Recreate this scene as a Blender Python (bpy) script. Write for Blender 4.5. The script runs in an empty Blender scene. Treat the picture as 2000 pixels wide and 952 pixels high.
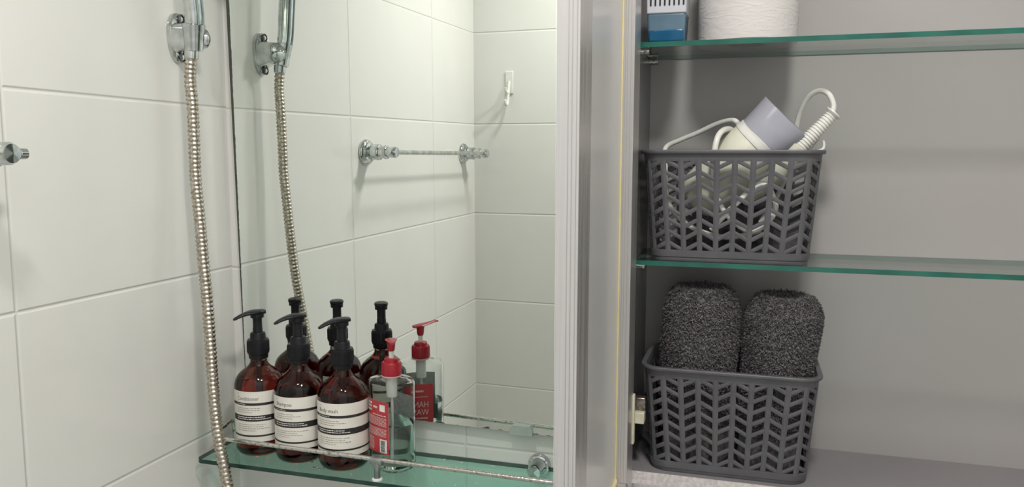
import bpy, math, random
from mathutils import Vector, Matrix

random.seed(7)
PI = math.pi
C = bpy.context.scene.collection
H0 = 1.45                      # eye height of the photographer above the floor

# ------------------------------------------------------------------ camera
def rotm(deg, ax):
    return Matrix.Rotation(math.radians(deg), 3, ax)
CAM = Vector((0.78265, -1.06623, 0.0 + H0))
M = rotm(16.551, 'Z') @ rotm(-6.2976, 'X') @ rotm(-0.130, 'Y')
cd = bpy.data.cameras.new('camera')
cam = bpy.data.objects.new('camera', cd); C.objects.link(cam)
m3 = Matrix((M.col[0], M.col[2], -M.col[1])).transposed()
cam.matrix_world = Matrix.Translation(CAM) @ m3.to_4x4()
cd.sensor_width = 36.0
cd.lens = 1537.77 / 2000 * 36
cd.clip_start = 0.01
bpy.context.scene.camera = cam

# ------------------------------------------------------------------ light
sc = bpy.context.scene
sc.view_settings.view_transform = 'Standard'
sc.view_settings.look = 'None'
sc.view_settings.gamma = 1
sc.view_settings.use_curve_mapping = False
sc.view_settings.exposure = 0.0
sc.cycles.max_bounces = 14
sc.cycles.transmission_bounces = 12
sc.cycles.glossy_bounces = 8
sc.cycles.diffuse_bounces = 5
sc.cycles.sample_clamp_indirect = 4
w = bpy.data.worlds.new('world'); sc.world = w; w.use_nodes = True
w.node_tree.nodes['Background'].inputs[0].default_value = (0.96, 0.97, 1.0, 1)
w.node_tree.nodes['Background'].inputs[1].default_value = 1.4
CEIL = 2.28
LAMPS = [((0.87, -0.76, CEIL - 0.075), 9.8, .16), ((0.44, -0.76, CEIL - 0.075), 5.0, .10)]
for lp, en, sz in LAMPS:
    ld = bpy.data.lights.new('ceiling_lamp_light', 'AREA')
    ld.shape = 'DISK'; ld.size = sz; ld.energy = en; ld.color = (1.0, 0.955, 0.905)
    lo = bpy.data.objects.new('ceiling_lamp_light', ld); C.objects.link(lo)
    lo.location = lp

# ------------------------------------------------------------------ materials
def mat(name, col=(.8, .8, .8), rough=.5, metal=0.0, trans=0.0, ior=1.45, emit=None, coat=0.0, spec=None):
    m = bpy.data.materials.new(name); m.use_nodes = True
    b = m.node_tree.nodes['Principled BSDF']
    b.inputs['Base Color'].default_value = (*col, 1)
    b.inputs['Roughness'].default_value = rough
    b.inputs['Metallic'].default_value = metal
    b.inputs['Transmission Weight'].default_value = trans
    b.inputs['IOR'].default_value = ior
    b.inputs['Coat Weight'].default_value = coat
    if spec is not None: b.inputs['Specular IOR Level'].default_value = spec
    if emit:
        b.inputs['Emission Color'].default_value = (*emit[0], 1)
        b.inputs['Emission Strength'].default_value = emit[1]
    return m
def nd(m): return m.node_tree.nodes, m.node_tree.links, m.node_tree.nodes['Principled BSDF']
def math_node(m, op, a, b=None, c=None):
    n, l, _ = nd(m)
    q = n.new('ShaderNodeMath'); q.operation = op
    for i, v in enumerate((a, b, c)):
        if v is None: continue
        if isinstance(v, (int, float)): q.inputs[i].default_value = v
        else: l.new(v, q.inputs[i])
    return q.outputs[0]
def mixcol(m, fac, a, b):
    n, l, _ = nd(m)
    q = n.new('ShaderNodeMix'); q.data_type = 'RGBA'
    for sock, v in ((q.inputs[0], fac), (q.inputs[6], a), (q.inputs[7], b)):
        if isinstance(v, tuple): sock.default_value = (*v, 1)
        elif isinstance(v, (int, float)): sock.default_value = v
        else: l.new(v, sock)
    return q.outputs[2]
def noise(m, scale, detail=2, coord='Object', stretch=None):
    n, l, _ = nd(m)
    tc = n.new('ShaderNodeTexCoord'); t = n.new('ShaderNodeTexNoise')
    t.inputs['Scale'].default_value = scale; t.inputs['Detail'].default_value = detail
    src = tc.outputs[coord]
    if stretch:
        mp = n.new('ShaderNodeMapping'); mp.inputs['Scale'].default_value = stretch
        l.new(src, mp.inputs[0]); src = mp.outputs[0]
    l.new(src, t.inputs['Vector'])
    return t.outputs['Fac']
def ramp(m, fac, a, b, lo=0.0, hi=1.0):
    n, l, _ = nd(m)
    q = n.new('ShaderNodeMapRange'); q.interpolation_type = 'SMOOTHSTEP'
    l.new(fac, q.inputs[0])
    for i, v in enumerate((lo, hi, a, b)): q.inputs[i + 1].default_value = v
    return q.outputs[0]
def bump(m, h, dist, strength=1.0):
    n, l, b = nd(m)
    q = n.new('ShaderNodeBump'); q.inputs['Distance'].default_value = dist; q.inputs['Strength'].default_value = strength
    l.new(h, q.inputs['Height']); l.new(q.outputs[0], b.inputs['Normal'])
def noisy(m, c1, c2, scale=20, detail=3, bd=None, rlo=None, stretch=None, lo=.35, hi=.65):
    n, l, b = nd(m)
    f = noise(m, scale, detail, stretch=stretch)
    l.new(mixcol(m, ramp(m, f, 0, 1, lo, hi), c1, c2), b.inputs['Base Color'])
    if bd: bump(m, f, bd)
    if rlo: l.new(ramp(m, f, rlo[0], rlo[1], lo, hi), b.inputs['Roughness'])
    return m

ROW0 = 0.0739 + H0
def tile_mat(name, axis, off, pitch=.40, row=.25, col=(.70, .70, .672), z0=ROW0):
    m = mat(name, col, .14)
    n, l, b = nd(m)
    g = n.new('ShaderNodeNewGeometry'); s = n.new('ShaderNodeSeparateXYZ'); l.new(g.outputs['Position'], s.inputs[0])
    def dist(sock, o, p):
        a = math_node(m, 'SUBTRACT', sock, o); a = math_node(m, 'DIVIDE', a, p)
        a = math_node(m, 'ADD', a, .5); a = math_node(m, 'FRACT', math_node(m, 'ADD', a, 50.0))
        a = math_node(m, 'ABSOLUTE', math_node(m, 'SUBTRACT', a, .5))
        return math_node(m, 'MULTIPLY', a, p)
    du = dist(s.outputs[axis], off, pitch); dz = dist(s.outputs['Z'], z0, row)
    d = math_node(m, 'MINIMUM', du, dz)
    grout = ramp(m, d, 1, 0, .0007, .0013)
    f = noise(m, 9, 4); f2 = noise(m, 2.2, 3)
    c = mixcol(m, ramp(m, f, 0, 1, .3, .7), tuple(x * .975 for x in col), col)
    c = mixcol(m, ramp(m, f2, 0, .5, .45, .75), c, (col[0] * .95, col[1] * .955, col[2] * .93))
    l.new(mixcol(m, grout, c, (col[0] * .95, col[1] * .95, col[2] * .94)), b.inputs['Base Color'])
    l.new(ramp(m, d, .75, .13, .0008, .0014), b.inputs['Roughness'])
    h = ramp(m, d, 0, 1, .0003, .0034)
    h = math_node(m, 'ADD', h, math_node(m, 'MULTIPLY', f2, .16))
    bump(m, h, .0011)
    return m

TILE_L = tile_mat('left wall tiles', 'Y', -.3897)
TILE_B = tile_mat('back wall tiles', 'X', .3941, z0=ROW0 - .0015)
TILE_F = tile_mat('front wall tiles', 'X', .24, col=(.69, .70, .67))
CEILM = noisy(mat('ceiling paint', (.8, .8, .78), .6), (.8, .8, .78), (.77, .77, .75))
FLOORM = tile_mat('floor tiles', 'X', 0, .3, .3, (.62, .61, .58))
CHROME = noisy(mat('chrome', (.64, .67, .67), .06, 1.0), (.68, .70, .70), (.50, .53, .53), 60, 3, rlo=(.04, .14))
WORNCHROME = noisy(mat('worn chrome', (.7, .7, .67), .25, 1.0), (.62, .61, .58), (.24, .23, .21), 200, 4, bd=.0006, rlo=(.18, .5), lo=.5, hi=.72)
POLECHROME = noisy(mat('grey clamp metal', (.33, .36, .36), .3, .8), (.34, .37, .36), (.20, .22, .22), 90)
HOSEM = mat('ribbed hose metal', (.52, .47, .40), .28, 1.0)
noisy(HOSEM, (.66, .62, .55), (.34, .29, .23), 300, 3, rlo=(.2, .45))
ALU = noisy(mat('brushed aluminium', (.66, .64, .63), .32, .85), (.67, .65, .64), (.62, .60, .59), 30, 3, stretch=(14, 14, .25), rlo=(.3, .42))
CARCASS = noisy(mat('grey cabinet laminate', (.37, .355, .35), .3), (.37, .357, .35), (.36, .346, .34), 4, 2)
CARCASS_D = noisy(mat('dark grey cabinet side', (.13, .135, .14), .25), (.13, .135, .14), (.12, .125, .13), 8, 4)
EDGEM = mat('speckled edge banding', (.66, .62, .61), .5); noisy(EDGEM, (.70, .66, .65), (.55, .51, .51), 260, 3, bd=.0004)
PANELM = noisy(mat('grey door panel', (.50, .50, .48), .22), (.59, .585, .58), (.57, .565, .56), 5)
SEALM = noisy(mat('yellowed sealant', (.62, .55, .26), .5), (.66, .58, .26), (.62, .56, .38), 60, bd=.0005)
CREAM = noisy(mat('yellowed plastic', (.62, .60, .48), .4), (.64, .62, .50), (.56, .53, .40), 80)
BLACKP = noisy(mat('black pump plastic', (.010, .010, .012), .3, spec=.2), (.012, .012, .014), (.017, .017, .02), 50)
REDP = noisy(mat('red pump plastic', (.36, .012, .025), .3), (.37, .012, .025), (.30, .012, .022), 40)
WHITEP = noisy(mat('white plastic', (.72, .72, .68), .35), (.74, .74, .70), (.69, .69, .65), 40)
LABELM = noisy(mat('cream paper label', (.70, .68, .62), .55), (.72, .70, .64), (.68, .66, .60), 30)
PRINTM = noisy(mat('black label print', (.02, .018, .018), .5), (.02, .018, .018), (.03, .028, .027), 90)
GREYPRINT = noisy(mat('grey label print', (.30, .29, .27), .6), (.33, .32, .30), (.22, .21, .20), 90)
WHITEPRINT = noisy(mat('white label print', (.74, .72, .69), .6), (.78, .76, .73), (.6, .58, .55), 200)
REDLABEL = noisy(mat('red label film', (.44, .035, .045), .35), (.45, .035, .045), (.40, .03, .04), 30)
BASKETM = noisy(mat('slate grey basket plastic', (.115, .112, .13), .36), (.105, .104, .113), (.088, .087, .096), 40, bd=.0002)
SLOT_SHADE = mat('slot shade', (.02, .02, .02), .8)

def absorb(m, col, dens):
    n, l, b = nd(m)
    v = n.new('ShaderNodeVolumeAbsorption'); v.inputs['Color'].default_value = (*col, 1); v.inputs['Density'].default_value = dens
    l.new(v.outputs[0], n['Material Output'].inputs['Volume'])
    return m
def pane_mat(name, tint, ior=1.5, rough=0.0):
    # thin pane: tinted clear transmission plus a Fresnel reflection on each face
    m = bpy.data.materials.new(name); m.use_nodes = True; n, l = m.node_tree.nodes, m.node_tree.links
    n.remove(n['Principled BSDF'])
    t_ = n.new('ShaderNodeBsdfTransparent'); t_.inputs[0].default_value = (*tint, 1)
    g_ = n.new('ShaderNodeBsdfGlossy'); g_.inputs['Roughness'].default_value = rough
    f_ = n.new('ShaderNodeLayerWeight'); f_.inputs['Blend'].default_value = .5
    p_ = n.new('ShaderNodeMath'); p_.operation = 'POWER'; l.new(f_.outputs['Facing'], p_.inputs[0]); p_.inputs[1].default_value = 5
    q_ = n.new('ShaderNodeMath'); q_.operation = 'MULTIPLY_ADD'; l.new(p_.outputs[0], q_.inputs[0]); q_.inputs[1].default_value = .96; q_.inputs[2].default_value = .04
    x_ = n.new('ShaderNodeMixShader'); l.new(q_.outputs[0], x_.inputs[0]); l.new(t_.outputs[0], x_.inputs[1]); l.new(g_.outputs[0], x_.inputs[2])
    l.new(x_.outputs[0], n['Material Output'].inputs['Surface'])
    return m
GLASS_CAB = pane_mat('clear shelf glass', (.965, .985, .975))
GLASS_SH = pane_mat('green shelf glass', (.77, .985, .92))
EDGE_CAB = noisy(mat('teal glass edge', (.03, .20, .15), .15), (.022, .14, .105), (.012, .09, .068), 14)
EDGE_SH = noisy(mat('dark green glass edge', (.015, .055, .04), .15), (.018, .06, .045), (.008, .035, .026), 40)
def edge_faces(o, m2):
    o.data.materials.append(m2)
    for p_ in o.data.polygons:
        if abs(p_.normal.z) < .5: p_.material_index = 1
    return o
AMBER = absorb(mat('amber bottle plastic', (1, .80, .66), .04, trans=1, ior=1.42), (.66, .10, .035), 48)
noisy(AMBER, (1, .82, .68), (1, .76, .6), 12)
CLEARP = noisy(mat('clear bottle plastic', (.93, .95, .95), .02, trans=1, ior=1.25), (.95, .97, .96), (.90, .93, .93), 12)
LIQ = mat('clear hand soap', (.90, .95, .91), .0, trans=1, ior=1.14)
BLUEGEL = absorb(mat('blue gel', (.015, .13, .27), .05, trans=.3, ior=1.36), (.05, .45, .75), 30)
FROSTB = noisy(mat('frosted blue plastic', (.30, .45, .58), .3, trans=.35, ior=1.3), (.15, .25, .34), (.18, .29, .38), 20)
GREYLABEL = noisy(mat('pale grey plastic sleeve', (.52, .53, .58), .4), (.54, .55, .6), (.5, .51, .56), 20)
NOZZLEM = noisy(mat('smoky translucent nozzle', (.50, .51, .58), .22, trans=.35, ior=1.2), (.50, .51, .58), (.46, .47, .53), 20)
DRYERM = noisy(mat('cream dryer plastic', (.66, .67, .56), .3), (.67, .68, .57), (.62, .63, .52), 20)

# fixed mirror: silvered, very slightly green, tarnished along its lower edge
MIRROR = mat('mirror silver', (.86, .90, .87), .0, 1.0)
def _mirror():
    m = MIRROR; n, l, b = nd(m)
    tc = n.new('ShaderNodeTexCoord'); s = n.new('ShaderNodeSeparateXYZ'); l.new(tc.outputs['Object'], s.inputs[0])
    z = s.outputs['Z']; x = s.outputs['X']
    f = noise(m, 55, 4, stretch=(1.0, 1.0, 2.2))
    edge = math_node(m, 'ADD', z, math_node(m, 'MULTIPLY', math_node(m, 'SUBTRACT', .60, f), .014))
    bad = ramp(m, edge, 1, 0, .0008, .0020)
    ex = math_node(m, 'ADD', math_node(m, 'MULTIPLY_ADD', z, .0126, x), math_node(m, 'MULTIPLY', math_node(m, 'SUBTRACT', .5, f), .0025))
    bad = math_node(m, 'MAXIMUM', bad, ramp(m, ex, 1, 0, .0009, .0016))
    l.new(mixcol(m, bad, (.86, .90, .87), (.055, .06, .05)), b.inputs['Base Color'])
    l.new(ramp(m, bad, 0, .6), b.inputs['Roughness']); l.new(ramp(m, bad, 1, 0), b.inputs['Metallic'])
_mirror()

# ------------------------------------------------------------------ mesh helpers
class MB:
    def __init__(s): s.v = []; s.f = []
    def add(s, vs, fs):
        o = len(s.v); s.v += [Vector(v) for v in vs]; s.f += [tuple(i + o for i in f) for f in fs]; return s
    def box(s, a, b, mtx=None):
        x0, y0, z0 = a; x1, y1, z1 = b
        vs = [(x0,y0,z0),(x1,y0,z0),(x1,y1,z0),(x0,y1,z0),(x0,y0,z1),(x1,y0,z1),(x1,y1,z1),(x0,y1,z1)]
        if mtx: vs = [mtx @ Vector(v) for v in vs]
        return s.add(vs, [(0,3,2,1),(4,5,6,7),(0,1,5,4),(1,2,6,5),(2,3,7,6),(3,0,4,7)])
    def rings(s, rings, cap=True, closed=False):
        n = len(rings[0]); vs = [p for r in rings for p in r]; fs = []
        k = len(rings)
        for i in range(k if closed else k - 1):
            a = i * n; b = ((i + 1) % k) * n
            for j in range(n): fs.append((a + j, a + (j + 1) % n, b + (j + 1) % n, b + j))
        if cap and not closed:
            fs.append(tuple(reversed(range(n)))); fs.append(tuple(range((k - 1) * n, k * n)))
        return s.add(vs, fs)
    def lathe(s, prof, n=48, c=(0, 0, 0), axis=(0, 0, 1), cap=True):
        q = Vector((0, 0, 1)).rotation_difference(Vector(axis).normalized()); c = Vector(c)
        return s.rings([[c + q @ Vector((r * math.cos(2*PI*j/n), r * math.sin(2*PI*j/n), z)) for j in range(n)] for r, z in prof], cap)
    def tube(s, pts, r, n=16, cap=True, up=None, squash=1.0):
        pts = [Vector(p) for p in pts]; rs = r if isinstance(r, (list, tuple)) else [r] * len(pts)
        rings = []; prev = None
        for i, p in enumerate(pts):
            t = (pts[min(i + 1, len(pts) - 1)] - pts[max(i - 1, 0)]).normalized()
            if prev is None:
                a = Vector(up) if up else (Vector((0, 0, 1)) if abs(t.z) < .9 else Vector((1, 0, 0)))
            else: a = prev
            a = (a - t * a.dot(t)).normalized(); prev = a; b = t.cross(a)
            rings.append([p + rs[i] * (math.cos(2*PI*j/n) * a * squash + math.sin(2*PI*j/n) * b) for j in range(n)])
        return s.rings(rings, cap)
    def build(s, name, m, parent=None, smooth=30, bevel=0, seg=2, origin=None):
        me = bpy.data.meshes.new(name)
        vs = s.v if origin is None else [v - Vector(origin) for v in s.v]
        me.from_pydata([tuple(v) for v in vs], [], s.f); me.materials.append(m); me.update()
        if smooth:
            me.polygons.foreach_set('use_smooth', [True] * len(me.polygons))
            me.set_sharp_from_angle(angle=math.radians(smooth))
        o = bpy.data.objects.new(name, me); C.objects.link(o)
        if parent: o.parent = parent
        if origin is not None and not parent: o.location = origin
        if bevel:
            b = o.modifiers.new('bevel', 'BEVEL'); b.width = bevel; b.segments = seg; b.limit_method = 'ANGLE'; b.harden_normals = False
        return o
def spline(pts, k=8):
    pts = [Vector(p) for p in pts]; out = []
    for i in range(len(pts) - 1):
        p0 = pts[max(i-1, 0)]; p1 = pts[i]; p2 = pts[i+1]; p3 = pts[min(i+2, len(pts)-1)]
        for j in range(k):
            t = j / k
            out.append(.5 * ((2*p1) + (-p0+p2)*t + (2*p0-5*p1+4*p2-p3)*t*t + (-p0+3*p1-3*p2+p3)*t**3))
    out.append(pts[-1]); return out
def tag(o, label, cat, group=None, kind=None):
    o['label'] = label; o['category'] = cat
    if group: o['group'] = group
    if kind: o['kind'] = kind
    return o
def thing(name, label, cat, loc, rz=0, group=None):
    o = bpy.data.objects.new(name, None); C.objects.link(o); o.empty_display_size = .02
    o.location = loc; o.rotation_euler = (0, 0, rz)
    return tag(o, label, cat, group)
def struct(name, mb, m, **k):
    o = mb.build(name, m, None, **k); o['kind'] = 'structure'; return o
Z = lambda z: z + H0

# ------------------------------------------------------------------ the room
YF = -1.0645          # front wall, seen only in the mirror
XR = 1.75
struct('floor', MB().box((-2.2, -3.2, -.08), (4.0, .12, 0)), FLOORM, smooth=0)
struct('ceiling', MB().box((-.12, -1.25, CEIL), (XR + .12, .12, CEIL + .08)), CEILM, smooth=0)
struct('wall_left', MB().box((-.12, -1.2, 0), (0, .12, CEIL)), TILE_L, smooth=0)
struct('wall_back', MB().box((0, 0, 0), (XR, .12, CEIL)), TILE_B, smooth=0)
struct('wall_hall', MB().box((-2.2, -3.3, 0), (4.0, -3.2, 2.5)), CEILM, smooth=0)
struct('wall_right', MB().box((XR, -1.2, 0), (XR + .12, .12, CEIL)), TILE_L, smooth=0)
wf = MB().box((0, YF - .12, 0), (.40, YF, CEIL)).box((1.22, YF - .12, 0), (XR, YF, CEIL)).box((.40, YF - .12, 2.05), (1.22, YF, CEIL))
struct('wall_front', wf, TILE_F, smooth=0)

# two round ceiling lamps (outside the frame)
for (lp, en, sz), lb_ in zip(LAMPS, ('round white ceiling lamp on the cabinet side of the bathroom ceiling', 'smaller round white ceiling lamp near the tiled left wall')):
    t = thing('ceiling_lamp', lb_, 'lamp', (lp[0], lp[1], CEIL))
    k = sz / .16
    MB().lathe([(.0, -.066), (.085*k, -.066), (.095*k, -.05), (.095*k, -.012), (.07*k, 0), (.0, 0)], 48, cap=False).build('lamp_housing', WHITEP, t)

# ------------------------------------------------------------------ wall mirror
NM = rotm(-1.1596, 'Z') @ rotm(.4278, 'X')
O_M = Vector((.02, -.008, 0 + H0))
def mpt(x, z):      # point on the mirror plane for world x, z
    n = NM @ Vector((0, -1, 0)); y = O_M.y - ((x - O_M.x) * n.x + (z - O_M.z) * n.z) / n.y
    return Vector((x, y, z))
bz = lambda x: Z(-.3905 - .0072 * x)
tl, tr, br, bl = mpt(.0085, Z(.62)), mpt(.6385, Z(.62)), mpt(.6385, bz(.6385)), mpt(.0212, bz(.0212))
orig = bl.copy()
mroot = thing('wall_mirror', 'large frameless wall mirror beside the left tiled wall, above the glass shelf', 'mirror', orig)
nb = -(NM @ Vector((0, -1, 0))) * .0045
ex = (br - bl).normalized(); ez = (tl - bl).normalized()
eyv = ez.cross(ex).normalized()
R3 = Matrix((ex, eyv, ex.cross(eyv))).transposed(); inv = R3.inverted()
loc = [inv @ (p - orig) for p in (bl, br, tr, tl)]; lb = [inv @ (p + nb - orig) for p in (bl, br, tr, tl)]
mg = MB().add(loc, [(0, 1, 2, 3)]).build('mirror_glass', MIRROR, mroot, smooth=0); mg.matrix_local = R3.to_4x4()
EDGEG = mat('dark green mirror edge', (.02, .03, .025), .3)
mb_ = MB().add(loc + lb, [(4, 7, 6, 5), (0, 4, 5, 1), (1, 5, 6, 2), (2, 6, 7, 3), (3, 7, 4, 0)])
me_ = mb_.build('mirror_backing', EDGEG, mroot, smooth=0); me_.matrix_local = R3.to_4x4()
# bottom clip
p = mpt(.4848, Z(-.3885)); q = p - orig
clip = MB()
sec = [(-.019, -.009), (-.017, .002), (-.012, .0065), (.013, .0065), (.0165, .001), (.0175, -.009)]
fr = [Vector((q.x + a, q.y - .004, q.z + b)) for a, b in sec]; bk = [Vector((q.x + a, q.y + .0035, q.z + b)) for a, b in sec]
clip.add(fr + bk, [(0, 5, 4, 3, 2, 1), (6, 7, 8, 9, 10, 11)] + [(i, (i + 1) % 6, (i + 1) % 6 + 6, i + 6) for i in range(6)])
clip.build('mirror_clip', noisy(mat('clip plastic', (.36, .42, .38), .3), (.38, .44, .40), (.33, .39, .35), 60), mroot, bevel=.0008)

# ------------------------------------------------------------------ bottle shelf
SZ = Z(-.4466)
sh = thing('glass_shelf', 'green glass shelf with a metal guard rail under the mirror', 'shelf', (.3, 0, SZ))
def shelf_outline(x0, x1, y0, y1, r):
    pts = [(x1, y1), (x0, y1)]
    for k in range(7):
        a = PI + k / 6 * PI / 2; pts.append((x0 + r + r * math.cos(a), y0 + r + r * math.sin(a)))
    pts.append((x1, y0)); return pts
ol = shelf_outline(.0125 - .3, .655 - .3, -.1205, -.0006, .010)
def prism(ol, z0, z1):
    n = len(ol); mb = MB()
    mb.add([(x, y, z0) for x, y in ol] + [(x, y, z1) for x, y in ol],
           [tuple(reversed(range(n))), tuple(range(n, 2 * n))] + [(i, (i + 1) % n, (i + 1) % n + n, i + n) for i in range(n)])
    return mb
def fix_normals(o):
    import bmesh
    bm = bmesh.new(); bm.from_mesh(o.data); bmesh.ops.recalc_face_normals(bm, faces=bm.faces); bm.to_mesh(o.data); bm.free(); return o
edge_faces(fix_normals(prism(ol, -.0062, 0).build('shelf_glass', GLASS_SH, sh, smooth=20)), EDGE_SH)
# guard rail
rz0 = Z(-.4189) - SZ
rail = [(.352, -.1127, rz0 - .0018), (.0, -.1127, rz0), (-.235, -.1127, rz0 + .0044)]
cor = [(-.252, -.1127, rz0 + .0055), (-.262, -.108, rz0 + .0055), (-.2685, -.100, rz0 + .0055), (-.2705, -.090, rz0 + .0065),
       (-.2715, -.075, rz0 + .007), (-.273, -.060, rz0 + .0095), (-.275, -.050, rz0 + .008), (-.277, -.043, rz0 + .001), (-.2785, -.0385, -.012 + rz0), (-.279, -.0375, .001)]
rp = [Vector(rail[0]) + (Vector(rail[2]) - Vector(rail[0])) * i / 30 for i in range(31)] + spline(cor, 6)
MB().tube(rp, .0032, 14).build('guard_rail', WORNCHROME, sh)
post = MB().tube([(.005, -.1127, -.001), (.005, -.1127, rz0 - .004)], [.0045, .0042], 14)
post.build('rail_post', POLECHROME, sh)
cl = MB().tube([(-.0035, -.1127, rz0), (.0135, -.1127, rz0 - .0002)], .0062, 18)
cl.tube([(.005, -.1127, rz0 - .010), (.005, -.1127, rz0)], [.0045, .0068], 14)
cl.build('post_clamp', POLECHROME, sh)
MB().lathe([(.0, 0), (.0075, 0), (.0075, .0018), (.005, .003), (0, .003)], 24, (.005, -.1127, 0), cap=False).build('post_washer', WHITEP, sh)
MB().lathe([(.0, 0), (.005, 0), (.005, .0018), (.003, .003), (0, .003)], 24, (-.279, -.0375, 0), cap=False).build('post_washer', CHROME, sh)
# wall bracket that grips the shelf
bx, bzv = .5085 - .3, Z(-.4435) - SZ
bk_ = MB().lathe([(0, 0), (.0165, 0), (.0165, .004), (.0150, .0075), (.0125, .0085), (.0125, .012), (.0105, .016), (.0105, .030), (.009, .033), (0, .034)], 40,
                 (bx, -.0006, bzv), axis=(0, -1, 0), cap=False)
bk_.build('wall_bracket', CHROME, sh)
# water drops
wd = MB()
random.seed(3)
for k in range(26):
    x = random.uniform(.04, .6); y = random.uniform(-.105, -.008); r = random.uniform(.0008, .0026)
    sx = random.uniform(.7, 1.8)
    rings = [[(x + r*sx*a*math.cos(2*PI*j/12), y + r*a*math.sin(2*PI*j/12), SZ + .0002 + h*r) for j in range(12)] for a, h in ((1, 0), (.85, .22), (.45, .36), (.05, .4))]
    wd.rings(rings)
WATER = mat('water', (.95, 1, .97), 0, trans=1, ior=1.33)
tag(wd.build('water_droplets', WATER, smooth=60), 'small water droplets scattered over the green glass shelf', 'water', kind='stuff')

# ------------------------------------------------------------------ amber pump bottles
def cyl_patch(mb, r, a0, a1, z0, z1, n=24):
    vs = []; fs = []
    for i in range(n + 1):
        a = a0 + (a1 - a0) * i / n
        vs += [(r * math.cos(a), r * math.sin(a), z0), (r * math.cos(a), r * math.sin(a), z1)]
    for i in range(n): fs.append((2*i, 2*i+2, 2*i+3, 2*i+1))
    mb.add(vs, fs)
def text_mesh(s, size, align='LEFT'):
    cu = bpy.data.curves.new('txt', 'FONT'); cu.body = s; cu.size = size; cu.align_x = align; cu.resolution_u = 2
    o = bpy.data.objects.new('txt', cu); C.objects.link(o)
    dg = bpy.context.evaluated_depsgraph_get(); me = bpy.data.meshes.new_from_object(o.evaluated_get(dg))
    vs = [v.co.copy() for v in me.vertices]; fs = [tuple(p.vertices) for p in me.polygons]
    bpy.data.objects.remove(o); bpy.data.curves.remove(cu); bpy.data.meshes.remove(me)
    return vs, fs
def wrap_text(mb, s, size, r, a0, z, xs=1.0):
    vs, fs = text_mesh(s, size)
    mb.add([(r * math.cos(a0 + v.x * xs / r), r * math.sin(a0 + v.x * xs / r), z + v.y) for v in vs], fs)
def word_lines(mb, r, a0, z, h, widths, gap=.0009, rnd=None):
    a = a0
    for wd_ in widths:
        cyl_patch(mb, r, a, a + wd_ / r, z, z + h * rnd.uniform(.75, 1.1), 3); a += (wd_ + gap) / r
RB = .0367
def pump_bottle(name, label, loc, title, word_tw, rz, la, group):
    # la: angle (world) at which the label's left edge stands
    t = thing(name, label, 'bottle', loc, 0, group); t.scale = (1, 1, 1.022)
    outer = [(.0, .0018), (.020, .0012), (.029, 0), (.0325, .0012), (.0352, .005), (RB, .010), (RB, .098), (.0363, .1035), (.0345, .110),
             (.0308, .1165), (.0255, .1215), (.0195, .126), (.0150, .130), (.0125, .134), (.0120, .139), (.0120, .148)]
    MB().lathe(outer, 64, cap=True).build('bottle_body', AMBER, t, smooth=50)
    cap = MB().lathe([(.0125, .1395), (.0140, .1405), (.0145, .147), (.0157, .1475), (.0160, .150), (.0160, .166), (.0152, .1685), (.0118, .169), (.0115, .1695), (.0112, .1765), (.0100, .1785), (.0068, .179)], 48, cap=True)
    for k in range(36):
        a = 2*PI*k/36
        cap.tube([(.0159*math.cos(a), .0159*math.sin(a), .150), (.0159*math.cos(a), .0159*math.sin(a), .1655)], .00055, 5)
    cap.build('pump_collar', BLACKP, t, smooth=35)
    MB().lathe([(.0072, .178), (.0072, .1845), (.0068, .186), (.0068, .2005), (.0098, .2008), (.0100, .2075), (.0085, .2085)], 36).build('pump_stem', BLACKP, t, smooth=35)
    # spout head
    hd = MB(); d = Vector((math.cos(rz), math.sin(rz), 0)); s_ = Vector((-d.y, d.x, 0))
    secs = [(-.0115, .006, .0055, .2115), (-.0095, .0098, .0062, .2117), (0, .0112, .0065, .2122), (.009, .0098, .0062, .2120), (.018, .0065, .0052, .2105), (.027, .0048, .0045, .2080), (.034, .0036, .0040, .2050), (.0365, .0026, .0028, .2035)]
    rings = []
    for x, wv, hv, zt in secs:
        rg = []
        for j in range(16):
            a = 2*PI*j/16; cx = math.copysign(abs(math.cos(a))**.7, math.cos(a)); sz = math.copysign(abs(math.sin(a))**.7, math.sin(a))
            rg.append(d * x + s_ * (wv * cx) + Vector((0, 0, zt - hv/2 + sz * hv/2)))
        rings.append(rg)
    hd.rings(rings); hd.build('pump_spout', BLACKP, t, smooth=50)
    # dip tube inside the shoulder
    MB().tube([(0, 0, .012), (0, 0, .139)], .0035, 12).build('dip_tube', noisy(mat('dark dip tube', (.05, .02, .015), .5), (.05, .02, .015), (.07, .03, .02), 20), t)
    # label
    lm = MB(); cyl_patch(lm, RB + .0003, la, la + 4.3, .0235, .0985, 72)
    lab = lm.build('bottle_label', LABELM, t, smooth=60)
    pr = MB(); a1 = la + 4.25; b0 = la + .12; rr = RB + .0005
    for z0, z1 in ((.0780, .0818), (.0545, .0632), (.0315, .0340)): cyl_patch(pr, rr, b0, a1, z0, z1, 72)
    pr.build('label_bars', PRINTM, lab, smooth=60)
    tm = MB(); wrap_text(tm, title, .0079, rr, la + .46, .0855, word_tw)
    rnd = random.Random(len(title))
    tm.build('label_title', noisy(mat('dark title ink', (.10, .10, .09), .6), (.12, .12, .11), (.08, .08, .07), 60), lab, smooth=0)
    g = MB()
    word_lines(g, rr, la + .44, .0945, .0006, [.0045], rnd=rnd)
    g.build('label_caption', GREYPRINT, lab, smooth=0); g = MB()
    for z0, n_, tot in ((.0735, 9, .0), (.0705, 11, 0), (.0675, 7, 0), (.0492, 12, 0), (.0462, 10, 0), (.0432, 12, 0), (.0402, 8, 0)):
        word_lines(g, rr, la + (.44 if z0 > .06 else .47), z0, .0009, [rnd.uniform(.0015, .0048) for _ in range(n_)], rnd=rnd)
    g.build('label_small_print', GREYPRINT, lab, smooth=0)
    g = MB(); r2 = RB + .0007
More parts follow.
